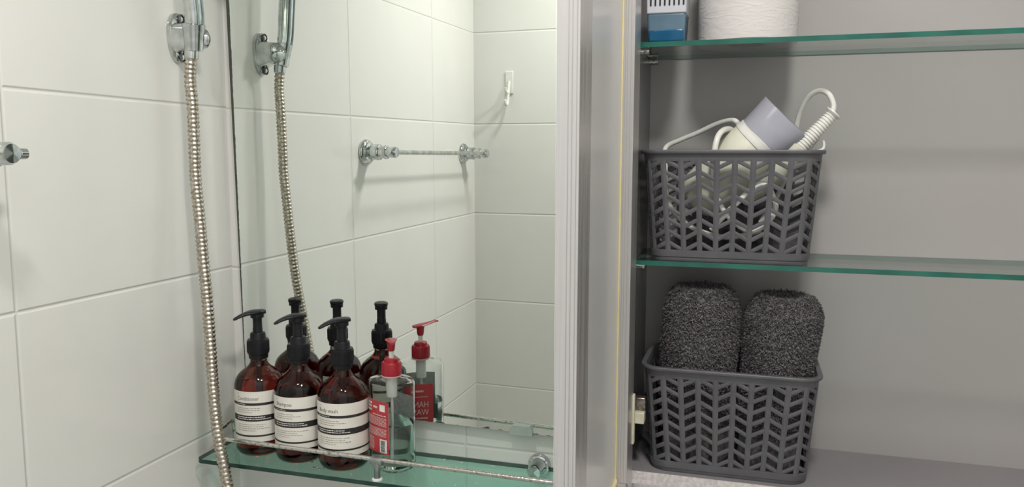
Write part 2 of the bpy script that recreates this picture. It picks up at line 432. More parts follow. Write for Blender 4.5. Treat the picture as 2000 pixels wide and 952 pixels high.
    word_lines(g, r2, la + .44, .0795, .0008, [rnd.uniform(.0012, .0032) for _ in range(7)], .0006, rnd)
    word_lines(g, r2, la + .44, .0600, .0011, [rnd.uniform(.0018, .0045) for _ in range(12)], .0007, rnd)
    word_lines(g, r2, la + .44, .0572, .0011, [rnd.uniform(.0018, .0045) for _ in range(13)], .0007, rnd)
    g.build('label_reversed_print', WHITEPRINT, lab, smooth=0)
    return t
GB = 'amber pump bottles on the glass shelf'
def label_left(x, y, extra=0):   # silhouette-left angle seen from the camera
    v = Vector((CAM.x - x, CAM.y - y)); return math.atan2(v.y, v.x) - PI / 2 + extra
sp = math.atan2(-.86, -.5)
for nm_, lab_, x, y, tt, tw, ex_ in (
    ('pump_bottle', 'amber pump bottle with a cream label reading Conditioner, nearest the tiled corner', .0832, -.0580, 'Conditioner', .92, .10),
    ('pump_bottle', 'amber pump bottle with a cream label reading Shampoo, between the other two amber bottles', .1565, -.0650, 'Shampoo', .95, .04),
    ('pump_bottle', 'amber pump bottle with a cream label reading Body wash, beside the clear hand wash', .2325, -.0720, 'Body wash', .95, .02)):
    pump_bottle(nm_, lab_, (x, y, SZ + .0001), tt, tw, sp, label_left(x, y, ex_), GB)

# ------------------------------------------------------------------ clear hand wash bottle
hx, hy = .3050, -.0620
hw = thing('hand_wash_bottle', 'clear hand wash bottle with a red pump and red labels', 'bottle', (hx, hy, SZ + .0001), math.radians(-28)); hw.scale = (1, 1, .968)
def sup(a, b, z, n=48, e=2.6):
    out = []
    for j in range(n):
        t_ = 2*PI*j/n; c_, s_ = math.cos(t_), math.sin(t_)
        out.append((a * math.copysign(abs(c_)**(2/e), c_), b * math.copysign(abs(s_)**(2/e), s_), z))
    return out
A_, B_ = .0345, .0275
KZ = 1.11
outer = [sup(A_*k, B_*k, z * KZ) for k, z in ((.55, .0015), (.82, 0), (.93, .0022), (.985, .006), (1, .011), (1, .116), (.985, .1195), (.94, .1215), (.70, .1235), (.42, .125), (.37, .127), (.36, .131))]
inner = [sup(A_*k - .0013, B_*k - .0013, z * KZ) for k, z in ((.37, .1305), (.385, .1265), (.44, .1235), (.70, .1217), (.93, .1198), (.985, .118), (1, .115), (1, .012), (.97, .006), (.85, .0035))]
MB().rings(outer + inner[0:], cap=True).build('bottle_body', CLEARP, hw, smooth=50)
li = [sup(A_*k - .0016, B_*k - .0016, z) for k, z in ((.84, .0045), (.97, .0074), (1, .0140), (1, .0700), (.99, .0705))]
MB().rings(li).build('hand_soap', LIQ, hw, smooth=50)
MB().tube([(0, 0, .008), (0, 0, .116)], .0022, 14).build('dip_tube', WHITEP, hw)
MB().lathe([(.0075, .108), (.0078, .1098), (.0078, .1360), (.0085, .137)], 24).build('pump_chamber', WHITEP, hw)
cp = MB().lathe([(.0132, .1405), (.0140, .1415), (.0138, .1590), (.0128, .1605), (.0103, .161), (.0100, .1650), (.0090, .1660), (.0050, .1663)], 40)
for k in range(40):
    a = 2*PI*k/40; cp.tube([(.0138*math.cos(a), .0138*math.sin(a), .143), (.0137*math.cos(a), .0137*math.sin(a), .1582)], .00045, 5)
cp.build('pump_collar', REDP, hw, smooth=35)
MB().lathe([(.0125, .1380), (.0145, .1390), (.0145, .1403), (.0125, .1410)], 40).build('collar_ring', noisy(mat('pale pink ring', (.6, .42, .42), .4), (.6, .42, .42), (.55, .4, .4), 30), hw)
MB().lathe([(.0036, .165), (.0036, .1790)], 20).build('pump_stem', WHITEP, hw)
MB().lathe([(.0042, .1765), (.0052, .1790), (.0062, .189), (.0066, .1915), (.003, .192)], 28).build('pump_plunger', REDP, hw)
d = Vector((.829, -.559, 0)); s_ = Vector((.559, .829, 0)); rings = []
for x, wv, hv, zt in ((-.0125, .004, .0022, .1925), (-.010, .0078, .003, .1938), (0, .0088, .0042, .1950), (.010, .0066, .0042, .1955), (.020, .0045, .0038, .1962), (.030, .0034, .0034, .1972), (.0335, .0026, .003, .1960)):
    rings.append([d*x + s_*(wv*math.cos(2*PI*j/14)) + Vector((0, 0, zt - hv/2 + math.sin(2*PI*j/14)*hv/2)) for j in range(14)])
MB().rings(rings).build('pump_spout', REDP, hw, smooth=50)
def flat_patch(mb, x0, x1, z0, z1, side, off=.0003, n=16):
    # a patch on the front (+y) or back (-y) face of the superellipse
    vs = []
    for i in range(n + 1):
        x = x0 + (x1 - x0) * i / n
        y = (B_ * max(0, 1 - abs(x / A_)**2.6)**(1/2.6) + off) * side
        vs += [(x, y, z0), (x, y, z1)]
    mb.add(vs, [(2*i, 2*i+2, 2*i+3, 2*i+1) for i in range(n)])
def flat_text(mb, s, size, xc, z, side, off=.0006, sx=1.0):
    vs, fs = text_mesh(s, size, 'CENTER'); out = []
    for v in vs:
        x = xc + v.x * sx * (1 if side < 0 else -1)
        out.append((x, (B_ * max(0, 1 - abs(x / A_)**2.6)**(1/2.6) + off) * side, z + v.y))
    mb.add(out, fs)
lm = MB(); flat_patch(lm, -.029, .023, .030, .108, -1); bl_ = lm.build('back_label', REDLABEL, hw, smooth=60)
lb2 = MB(); flat_patch(lb2, -.029, .023, .030, .108, -1, .00008); lb2.build('label_backing', WHITEPRINT, bl_, smooth=60)
pr = MB(); rnd = random.Random(5)
def dashes(mb, x0, x1, z, h, side, off=.0006):
    x = x0
    while x < x1 - .001:
        w_ = min(rnd.uniform(.0015, .0042), x1 - x); flat_patch(mb, x, x + w_, z, z + h, side, off, 3); x += w_ + .0007
for z_ in (.1010, .0960, .0905): dashes(pr, -.026, -.010, z_, .0028, -1)
dashes(pr, -.006, .004, .0965, .0030, -1); dashes(pr, -.008, .020, .0865, .0012, -1)
flat_patch(pr, .008, .018, .0935, .1035, -1, .0006)
for k in range(7): dashes(pr, -.026, .020, .0830 - k*.0019, .0007, -1)
for k in range(6): dashes(pr, -.026, .020, .0665 - k*.0021, .0008, -1)
for k in range(9): dashes(pr, -.026, -.005, .0510 - k*.0021, .0007, -1)
flat_patch(pr, .0075, .0205, .0320, .0520, -1, .0006)
pr.build('label_print', WHITEPRINT, bl_, smooth=0)
bc = MB(); z_ = .0335
while z_ < .0500:
    h_ = rnd.uniform(.0003, .0009); flat_patch(bc, .0100, .0175, z_, z_ + h_, -1, .0009, 3); z_ += h_ + rnd.uniform(.0003, .0007)
bc.build('barcode', noisy(mat('dark barcode ink', (.05, .06, .08), .5), (.05, .06, .08), (.08, .09, .11), 60), bl_, smooth=0)
lm = MB(); flat_patch(lm, -.0270, .0165, .030, .1045, 1); fl = lm.build('front_label', REDLABEL, hw, smooth=60)
lb2 = MB(); flat_patch(lb2, -.0270, .0165, .030, .1045, 1, .00008); lb2.build('label_backing', WHITEPRINT, fl, smooth=60)
pr = MB(); flat_text(pr, 'HAND', .0136, -.0060, .0670, 1, sx=.80); flat_text(pr, 'WASH', .0136, -.0060, .0545, 1, sx=.80)
dashes(pr, -.021, .009, .0480, .0024, 1); dashes(pr, -.020, .008, .0835, .0009, 1); dashes(pr, -.013, .002, .0915, .0030, 1)
pr.build('label_print', noisy(mat('pale pink label print', (.72, .52, .48), .5), (.74, .54, .5), (.68, .48, .45), 60), fl, smooth=0)

# ------------------------------------------------------------------ shower hose, holder, hand shower
hp = [(.0320, -.1160, Z(.150)), (.0275, -.1160, Z(.110)), (.0290, -.1155, Z(.0753)), (.0298, -.1160, Z(.020)), (.0300, -.1165, Z(-.0328)), (.0345, -.1170, Z(-.0913)), (.0380, -.1180, Z(-.1429)),
      (.0440, -.1200, Z(-.210)), (.0510, -.1260, Z(-.275)), (.0590, -.1330, Z(-.350)), (.0690, -.1385, Z(-.408)), (.0815, -.1400, Z(-.4737)), (.096, -.142, Z(-.56)), (.11, -.15, Z(-.68)), (.115, -.155, Z(-.80))]
path = spline(hp, 60)
# resample at constant spacing
res = [path[0]]; acc = 0; step = .00125
for a, b in zip(path, path[1:]):
    seg = (b - a).length
    while acc + seg >= step:
        tq = (step - acc) / seg; a = a.lerp(b, tq); res.append(a); seg = (b - a).length; acc = 0
    acc += seg
rr = [.0082 if (i % 5) in (1, 2, 3) else .0070 for i in range(len(res))]
hose = MB().tube(res, rr, 18)
tag(hose.build('shower_hose', HOSEM, smooth=80, origin=res[0]), 'ribbed metal shower hose hanging down past the left end of the glass shelf', 'hose')
hol = thing('shower_holder', 'chrome shower holder with an oval plate screwed to the left tiled wall', 'shower holder', (0, -.107, Z(.166)))
pl = MB()
def oval(x, a, b, zc=0, yc=0, n=40, e=2.2, taper=0.0):
    out = []
    for j in range(n):
        t_ = 2*PI*j/n; c_, s_ = math.cos(t_), math.sin(t_)
        zz = b * math.copysign(abs(s_)**(2/e), s_); yy = a * (1 + taper * zz / b) * math.copysign(abs(c_)**(2/e), c_)
        out.append((x, yc + yy, zc + zz))
    return out
pl.rings([oval(.0003, .0200, .0345, taper=.10), oval(.004, .0200, .0345, taper=.10), oval(.0070, .0185, .0325, taper=.10), oval(.0082, .0135, .0275, taper=.10)])
pl.build('wall_plate', CHROME, hol, smooth=45)
bd = MB()
bd.rings([oval(.006, .0190, .0225, -.001, e=3), oval(.013, .0175, .0205, 0, e=3), oval(.022, .0165, .0185, .001, e=3), oval(.031, .0160, .0175, .001, e=3), oval(.0390, .0140, .0165, .001), oval(.0425, .0080, .0110, 0)])
bd.build('holder_arm', CHROME, hol, smooth=45)
hd = MB()
ax = Vector((.11, -.10, 1)).normalized()
hc = Vector((.036, -.0085, -.002))
hd.lathe([(.0100, -.018), (.0122, -.017), (.0140, .004), (.0155, .018), (.0135, .019), (.0125, .010), (.0100, -.010)], 36, hc, axis=ax, cap=False)
hd.build('holder_socket', CHROME, hol, smooth=45)
kb = MB().lathe([(0, -.006), (.0095, -.006), (.0135, -.001), (.0135, .0015), (.0110, .0035), (0, .0045)], 32, hc + Vector((.004, .0160, .001)), axis=(.35, 1, .1), cap=False)
kb.build('tilt_knob', CHROME, hol, smooth=40)
for zz in (.0262, -.0270):
    MB().lathe([(0, 0), (.0045, 0), (.0045, .0015), (.0030, .0028), (0, .003)], 20, (.0078, 0, zz), axis=(1, 0, 0), cap=False).build('screw', CHROME, hol, smooth=40)
    MB().lathe([(.0048, .0), (.0066, .0), (.0070, .0022), (.0052, .0024)], 24, (.0080, 0, zz), axis=(1, 0, 0), cap=False).build('screw_cup', mat('dark screw recess', (.12, .12, .12), .3, 1.0), hol, smooth=40)
hs = thing('hand_shower', 'chrome hand shower handle standing in the wall holder', 'hand shower', (.036, -.1155, Z(.164)))
hpts = spline([(-.003, .001, -.016), (0, 0, 0), (.004, -.004, .03), (.0045, -.009, .07), (.006, -.014, .11), (.014, -.020, .155), (.030, -.028, .19)], 8)
rad = [.0085, .0105, .0120, .0124, .0122, .0128, .015]; rads = []
for i in range(len(hpts)):
    u = i / (len(hpts) - 1) * (len(rad) - 1); k = min(int(u), len(rad) - 2); rads.append(rad[k] + (rad[k+1] - rad[k]) * (u - k))
MB().tube(hpts, rads, 28).build('handle', CHROME, hs, smooth=50)
gr = MB()
for off in (.0118, -.0118):
    gr.tube([p_ + Vector((.0035, off * .45, 0)) + Vector((.0085, 0, 0)) for p_ in hpts[10:40]], .0012, 8)
gr.build('handle_ridge', noisy(mat('blue grey inlay', (.25, .32, .33), .3), (.26, .33, .34), (.2, .27, .28), 40), hs)
MB().lathe([(0, -.004), (.030, -.004), (.042, .004), (.044, .014), (.040, .017), (0, .0175)], 40, hpts[-1] + Vector((.012, -.006, .012)), axis=(.75, -.45, -.48), cap=False).build('spray_head', CHROME, hs, smooth=40)
MB().lathe([(.0072, -.030), (.0095, -.028), (.0098, -.012), (.0085, -.010)], 24, (-.003, 0, 0), axis=(.1, 0, 1)).build('hose_nut', CHROME, hs)

# ------------------------------------------------------------------ towel rail on the left wall
tb = thing('towel_rail', 'chrome towel rail with two round wall posts on the left tiled wall', 'towel rail', (0, -.711, Z(-.002)))
for y_, z_ in ((.265, .004), (-.265, -.004)):
    pm = MB().lathe([(0, .0003), (.0270, .0003), (.0275, .003), (.0255, .0075), (.0215, .010), (.0205, .013), (.0145, .015)], 44, (0, y_, z_), axis=(1, 0, 0), cap=False).build('wall_flange', CHROME, tb, smooth=35)
    MB().lathe([(.0145, .013), (.0150, .016), (.0160, .018), (.0165, .034), (.0155, .036), (.0128, .037), (.0125, .046), (.0145, .048), (.0140, .052), (.0105, .053), (.0105, .058), (.0118, .061), (.0118, .070), (.0098, .0745), (.0, .076)], 40, (0, y_, z_), axis=(1, 0, 0), cap=False).build('rail_post', CHROME, tb, smooth=35)
MB().tube([(.064, .287, .0042), (.064, -.287, -.0042)], .0050, 20).build('rail_bar', CHROME, tb, smooth=45)
for s1 in (1, -1):
    MB().tube([(.064, s1 * .281, s1 * .004), (.064, s1 * .2885, s1 * .004)], .0060, 20).build('end_cap', CHROME, tb, smooth=45)

# ------------------------------------------------------------------ white hook on the front wall
hk = thing('wall_hook', 'small white plastic hook stuck to the wall, seen in the mirror', 'hook', (.106, YF, Z(.168)))
MB().box((-.0115, 0, -.012), (.0115, .0045, .050)).build('hook_plate', WHITEP, hk, bevel=.003, seg=3)
hkp = spline([(0, .004, .022), (0, .010, .002), (0, .014, -.018), (0, .018, -.034), (0, .026, -.043), (0, .036, -.040), (0, .040, -.030)], 6)
MB().tube(hkp, .0042, 14).build('hook_arm', WHITEP, hk)
hkp = spline([(0, .012, -.004), (0, .022, -.010), (0, .032, -.006), (0, .035, .003)], 6)
MB().tube(hkp, .0034, 14).build('hook_arm', WHITEP, hk)

# ------------------------------------------------------------------ wall cabinet
XI, XO, XE = .6570, .6415, 1.30
CB, CT = -.377, .46
YC = -.1475
cab = thing('wall_cabinet', 'open grey wall cabinet with glass shelves, right of the mirror', 'cabinet', (.97, 0, Z(CB)))
def cbox(a, b): return MB().box((a[0] - .97, a[1], a[2] - CB), (b[0] - .97, b[1], b[2] - CB))
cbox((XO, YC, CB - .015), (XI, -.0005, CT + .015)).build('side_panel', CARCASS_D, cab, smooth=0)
cbox((XE, YC, CB - .015), (XE + .016, -.0005, CT + .015)).build('side_panel', CARCASS, cab, smooth=0)
cbox((XI, -.0045, CB), (XE, -.0005, CT)).build('back_panel', CARCASS, cab, smooth=0)
cbox((XI, YC + .001, CB - .015), (XE, -.0005, CB)).build('bottom_panel', noisy(mat('shaded grey cabinet floor', (.22, .21, .22), .4), (.23, .22, .23), (.21, .20, .21), 5), cab, smooth=0)  # laminate toned darker: the shade on the floor is put into its colour
cbox((XI, YC - .0006, CB - .0152), (XE, YC + .001, CB + .0002)).build('edge_band', EDGEM, cab, smooth=0)
cbox((XI, YC + .004, CB - .05), (XE, YC + .010, CB - .0152)).build('pelmet', ALU, cab, smooth=0)
cbox((XI, YC, CT), (XE, -.0005, CT + .015)).build('top_panel', CARCASS, cab, smooth=0)
S2, S1 = -.1219, .1316
TH = .0057
for zt in (S2, S1):
    for yy in (-.118, -.018):
        pn = MB().lathe([(0, 0), (.0035, 0), (.0035, .011), (0, .0115)], 20, (XI - .97, yy, zt - TH - .0037 - CB), axis=(1, 0, 0), cap=False)
        pn.build('shelf_peg', WORNCHROME, cab)
# door, opened at a right angle
DX, DXB, DP = .6620, .6445, .6483
D0, D1 = -.1500, -.4850
DZ0, DZ1, FW = -.420, .50, .0465
door = MB()
def dpt(y, z, x): return (x - .97, y, z - CB)
o4 = [(D0, DZ0), (D1, DZ0), (D1, DZ1), (D0, DZ1)]; i4 = [(D0 - FW, DZ0 + FW), (D1 + FW, DZ0 + FW), (D1 + FW, DZ1 - FW), (D0 - FW, DZ1 - FW)]
vs = [dpt(y, z, DXB) for y, z in o4] + [dpt(y, z, DX) for y, z in o4] + [dpt(y, z, DX) for y, z in i4] + [dpt(y, z, DP) for y, z in i4] + [dpt(y, z, DXB) for y, z in i4]
fs = []
for i in range(4):
    j = (i + 1) % 4
    fs += [(i, j, j + 4, i + 4), (i + 4, j + 4, j + 8, i + 8), (i + 8, j + 8, j + 12, i + 12), (i + 12, j + 12, j + 16, i + 16), (i + 16, j + 16, j, i)]
door.add(vs, fs)
# grey strips along the free edge and inner return; groove shade painted in
do = fix_normals(door.build('door', ALU, cab, smooth=0, bevel=.0006))
gv = MB()
for xg in (.6530, .6560, .6595): gv.box(dpt(D1 - .0004, DZ0, xg), dpt(D1 + .0002, DZ1, xg + .0005))
for xg in (.6520, .6545, .6580): gv.box(dpt(D0 - FW - .0004, DZ0 + FW, xg), dpt(D0 - FW + .0002, DZ1 - FW, xg + .0004))
gv.build('door_groove_shade', noisy(mat('groove shadow grey', (.40, .39, .385), .5, .4), (.41, .40, .39), (.37, .36, .35), 20), do, smooth=0)
MB().box(dpt(D1 + .004, DZ0 + .004, DXB - .0002), dpt(D0 - .004, DZ1 - .004, DXB - .0011)).build('door_mirror', mat('door mirror silver', (.86, .90, .87), 0, 1), do, smooth=0)
pnl = MB().box(dpt(D1 + FW, DZ0 + FW, DXB + .0005), dpt(D0 - FW, DZ1 - FW, DP)); fix_normals(pnl.build('door_panel', PANELM, do, smooth=0))
sl = MB(); rnd = random.Random(2)
def bead(a, b, n=60):
    a = Vector(a); b = Vector(b); pts = [a.lerp(b, i / n) for i in range(n + 1)]
    sl.tube(pts, [.0014 * rnd.uniform(.75, 1.15) for _ in pts], 8)
bead(dpt(D0 - FW - .0007, DZ0 + FW, DP + .0006), dpt(D0 - FW - .0007, DZ1 - FW, DP + .0006), 120)
bead(dpt(D0 - FW, DZ0 + FW + .001, DP + .001), dpt(D1 + FW, DZ0 + FW + .001, DP + .001))
# smear of sealant in the bottom corner
sl.tube([dpt(D0 - FW - .001, DZ0 + FW + .004, DP + .001), dpt(D0 - FW - .006, DZ0 + FW + .002, DP + .0012), dpt(D0 - FW - .03, DZ0 + FW + .0015, DP + .001)], [.002, .0032, .0012], 8)
sl.build('sealant_bead', SEALM, do)
mt = MB()      # mitre lines of the frame corner
mt.tube([dpt(D0 - .0005, DZ0 + .0005, DX + .00005), dpt(D0 - FW, DZ0 + FW, DX + .00005)], .0005, 6)
mt.tube([dpt(D0 - FW, DZ0 + FW, DX), dpt(D0 - FW, DZ0 + FW, DP)], .0005, 6)
mt.build('mitre_joint', mat('dark joint', (.10, .10, .09), .6), do)
# hinge
HZ = -.310
hi = MB().box(dpt(D0 - .0085, HZ - .030, DX - .0002), dpt(D0 + .0005, HZ + .030, DX + .0022))
fix_normals(hi.build('hinge', CREAM, do, bevel=.0006))
hb = MB().box(dpt(D0 + .002, HZ - .008, DX + .0005), dpt(D0 + .018, HZ + .006, DX + .0125)); fix_normals(hb.build('hinge_buffer', CREAM, do, bevel=.001))
ha = MB().box(dpt(-.136, HZ - .004, XI + .0002), dpt(-.075, HZ + .010, XI + .012)).box(dpt(-.140, HZ + .006, XI + .001), dpt(-.128, HZ + .022, XI + .018))
ha.build('hinge_arm', noisy(mat('dark hinge steel', (.30, .28, .25), .3, .9), (.34, .32, .28), (.16, .14, .12), 200), cab, bevel=.0015)

# cabinet glass shelves
def cab_shelf(zt, label):
    r = thing('cabinet_glass_shelf', label, 'shelf', ((XI + XE) / 2, -.0700, Z(zt)))
    hxw = (XE - XI) / 2 - .0008
    edge_faces(MB().box((-hxw, -.0645, -TH), (hxw, .0645, 0)).build('shelf_pane', GLASS_CAB, r, smooth=0), EDGE_CAB)
cab_shelf(S2, 'clear glass shelf in the cabinet carrying the basket with the hair dryer')
cab_shelf(S1, 'clear glass shelf in the cabinet carrying the white paper roll')

# ------------------------------------------------------------------ baskets
def rr_point(u, a, b, r):
    # u in [0,1): round a rounded rectangle, starting front-left going right
    sx, sy, q = 2 * (a - r), 2 * (b - r), PI * r / 2
    # use fixed proportions so ribs stay aligned when a, b change with height
    SX, SY, Q = BAS
    tot = 2 * (SX + SY) + 4 * Q; d_ = (u % 1) * tot
    segs = [('l', SX), ('c', Q), ('l', SY), ('c', Q)] * 2
    cx = [(-a + r, -b, 1, 0), (a - r, -b + r, -PI/2), (a, -b + r, 0, 1), (a - r, b - r, 0), (a - r, b, -1, 0), (-a + r, b - r, PI/2), (-a, b - r, 0, -1), (-a + r, -b + r, PI)]
    for i, (k, L_) in enumerate(segs):
        if d_ <= L_ + 1e-12 or i == 7:
            t_ = d_ / L_
            if k == 'l':
                x, y, dx, dy = cx[i]; ln = sx if dx else sy
                nrm = Vector((dy, -dx, 0)); return Vector((x + dx * ln * t_, y + dy * ln * t_, 0)), nrm
            x, y, a0 = cx[i]; an = a0 + t_ * PI / 2
            return Vector((x + r * math.cos(an), y + r * math.sin(an), 0)), Vector((math.cos(an), math.sin(an), 0))
        d_ -= L_
HB = .1300
BA0, BA1, BB0, BB1, BR = .0885, .0983, .0525, .0605, .020
BAS = (2 * (.091 - BR), 2 * (.0565 - BR), PI * BR / 2)
def bpt(u, z, off=0.0):
    k = z / HB; a = BA0 + (BA1 - BA0) * k; b = BB0 + (BB1 - BB0) * k
    p_, n_ = rr_point(u, a, b, BR); p_ = p_ + n_ * off; p_.z = z; return p_
def strip(mb, path, wid, th):
    # path of (u, z); direction-perpendicular width in surface metric
    P = 2 * (BAS[0] + BAS[1]) + 4 * BAS[2]; rings = []
    for i, (u, z) in enumerate(path):
        u0, z0 = path[max(i-1, 0)]; u1, z1 = path[min(i+1, len(path)-1)]
        tx, tz = (u1 - u0) * P, (z1 - z0); L_ = math.hypot(tx, tz); nx, nz = -tz / L_, tx / L_
        rg = []
        for s_, o_ in ((-.5, -.0012), (-.5, th * .45), (-.25, th * .9), (0, th), (.25, th * .9), (.5, th * .45), (.5, -.0012)):
            rg.append(bpt(u + nx * wid * s_ / P, z + nz * wid * s_, o_))
        rings.append(rg)
    mb.rings(rings)
def basket(label, loc):
    t = thing('storage_basket', label, 'basket', loc, 0, 'herringbone storage baskets in the cabinet')
    mb = MB(); N = 30; zb, zt = .0120, HB - .0125; pitch = .0138; rise = .0105
    u_off = .0035
    for i in range(N):
        u = (i + .0) / N + u_off
        strip(mb, [(u, zb - .002), (u, (zb + zt) / 2), (u, zt + .002)], .0062, .0016)
        u2 = u + 1 / N; up = (i % 2 == 1)
        k = -2
        while True:
            z0 = zb + k * pitch; k += 1
            za, zc = (z0, z0 + rise) if up else (z0 + rise, z0)
            if min(za, zc) > zt: break
            if max(za, zc) < zb: continue
            pts = []
            for j in range(5):
                t_ = j / 4; zz = za + (zc - za) * t_
                pts.append((u + (u2 - u) * t_, zz))
            # clip to the lattice zone
            def clipped(pts):
                out = []
                for (ua, z_a), (ub, z_b) in zip(pts, pts[1:]):
                    t0, t1 = 0.0, 1.0; dz = z_b - z_a
                    for lim, sgn in ((zb, 1), (zt, -1)):
                        fa, fb = sgn * (z_a - lim), sgn * (z_b - lim)
                        if fa < 0 and fb < 0: t0 = 2
                        elif fa < 0: t0 = max(t0, fa / (fa - fb))
                        elif fb < 0: t1 = min(t1, fa / (fa - fb))
                    if t0 < t1:
                        for tt_ in ((t0, t1) if not out else (t1,)): out.append((ua + (ub - ua) * tt_, z_a + dz * tt_))
                return out
            cp_ = clipped(pts)
            if len(cp_) >= 2: strip(mb, cp_, .0047, .0011)
    NU = 96
    us = [i / NU for i in range(NU)]
    loop = lambda z, off: [bpt(u, z, off) for u in us]
    # lower band and foot
    mb.rings([loop(.0030, -.0035), loop(0, -.003), loop(0, .0002), loop(.0035, .0010), loop(.0045, .0004), loop(.0050, .0018), loop(.0125, .0018), loop(.0130, .0008), loop(.0130, -.0012), loop(.0030, -.0012)], closed=True)
    floor_ = loop(.0018, -.0012); floor2 = loop(.0034, -.0012); mb.rings([floor_, floor2])
    mb.build('basket_wall', BASKETM, t, smooth=50)
    rm = MB()
    rm.rings([loop(HB - .0130, -.0012), loop(HB - .0130, .0012), loop(HB - .0050, .0018), loop(HB - .0048, .0040), loop(HB - .0040, .0050), loop(HB - .0012, .0052), loop(HB - .0002, .0045), loop(HB, .0030), loop(HB, -.0008), loop(HB - .0008, -.0014)], closed=True)
    rm.build('basket_rim', BASKETM, t, smooth=50)
    return t
B1 = (.7638, -.0745, Z(S2) + .0002)
B2 = (.7705, -.0835, Z(CB) + .0002)
basket('slate grey herringbone basket holding a hair dryer, on the middle glass shelf', B1)
basket('slate grey herringbone basket holding rolled towels, on the cabinet floor', B2)

# ------------------------------------------------------------------ hair dryer in the upper basket
dr = thing('hair_dryer', 'cream hair dryer with smoky nozzle and white cord, lying in the upper basket', 'hair dryer', (.795, -.082, Z(S2) + .004))
def dl(x, z, y=-.088): return Vector((x - .795, y + .082, z - S2 - .004))
axd = Vector((.70, -.10, .70)).normalized()
rc = dl(.795, .0175)
br_ = MB().lathe([(0, -.108), (.018, -.107), (.027, -.100), (.0315, -.085), (.0325, -.05), (.0325, -.004), (.0310, -.002)], 44, rc, axis=axd, cap=False); br_.build('dryer_barrel', DRYERM, dr, smooth=45)
MB().lathe([(.0318, -.005), (.0335, -.004), (.0335, .000), (.0325, .002), (.0325, .005), (.0310, .006), (.0, .006)], 44, rc, axis=axd, cap=False).build('barrel_ring', WHITEP, dr, smooth=40)
# nozzle: round at the ring, flattening and flaring towards its mouth
nz = []
e1 = Vector((0, 1, 0)); e1 = (e1 - axd * e1.dot(axd)).normalized(); e2 = axd.cross(e1)
for dist_, wa, wb in ((.004, .0310, .0312), (.012, .0300, .0318), (.030, .0230, .0330), (.0415, .0185, .0340), (.0415, .0172, .0326), (.030, .0215, .0315), (.010, .0285, .0300)):
    nz.append([rc + axd * dist_ + e1 * (wa * math.cos(2*PI*j/44)) + e2 * (wb * math.copysign(abs(math.sin(2*PI*j/44))**.8, math.sin(2*PI*j/44))) for j in range(44)])
MB().rings(nz, cap=False).build('dryer_nozzle', NOZZLEM, dr, smooth=50)
hl = spline([dl(.775, -.045, -.075), dl(.800, -.030, -.080), dl(.822, -.010, -.092), dl(.8415, .0125, -.095)], 8)
MB().tube(hl, [.015] * 8 + [.0145] * 8 + [.0125] * 8 + [.0085], 28).build('dryer_handle', DRYERM, dr, smooth=50)
# ribbed strain relief
a_, b_ = dl(.8405, .0115, -.095), dl(.8725, .0475, -.093); sr = MB(); n_ = 14
pts = []; rads = []
for i in range(n_ * 4):
    t_ = i / (n_ * 4 - 1); pts.append(a_.lerp(b_, t_)); rads.append((.0085 - .0018 * t_) + (.0007 if (i % 4) in (1, 2) else -.0004))
pts += [a_.lerp(b_, 1.03), a_.lerp(b_, 1.06), a_.lerp(b_, 1.09)]; rads += [.0088, .0098, .0094]
sr.tube(pts, rads, 24); sr.build('strain_relief', WHITEP, dr, smooth=30)
cord = MB()
cord.tube(spline([b_ + Vector((.001, 0, .002)), dl(.8745, .060, -.090), dl(.869, .0725, -.085), dl(.8595, .0765, -.078), dl(.8485, .070, -.070), dl(.8405, .053, -.062), dl(.8370, .034, -.056), dl(.834, .010, -.052), dl(.822, -.04, -.05), dl(.80, -.08, -.06)], 8), .0032, 12)
cord.tube(spline([dl(.800, -.09, -.06), dl(.76, -.095, -.10), dl(.715, -.08, -.105), dl(.690, -.05, -.09), dl(.684, -.01, -.06), dl(.682, .0115, -.040), dl(.700, .0215, -.040), dl(.722, .0305, -.045), dl(.744, .0405, -.052), dl(.760, .0445, -.060), dl(.7690, .0420, -.066), dl(.7720, .030, -.05), dl(.775, .0, -.04)], 8), .0031, 12)
cord.tube(spline([dl(.7735, -.02, -.05), dl(.772, .020, -.055), dl(.762, .0330, -.080), dl(.7515, .0285, -.110), dl(.7465, .012, -.122), dl(.745, -.02, -.124), dl(.757, -.06, -.124), dl(.790, -.085, -.120), dl(.815, -.06, -.121), dl(.80, -.03, -.126), dl(.77, -.055, -.125), dl(.745, -.085, -.12)], 8), .0034, 12)
cord.build('power_cord', WHITEP, dr)
MB().tube(spline([dl(.852, .006, -.090), dl(.860, .018, -.088), dl(.8655, .0185, -.087), dl(.866, .0105, -.088), dl(.859, .007, -.090), dl(.852, .006, -.090)], 6), .0016, 10).build('hanging_loop', WHITEP, dr)

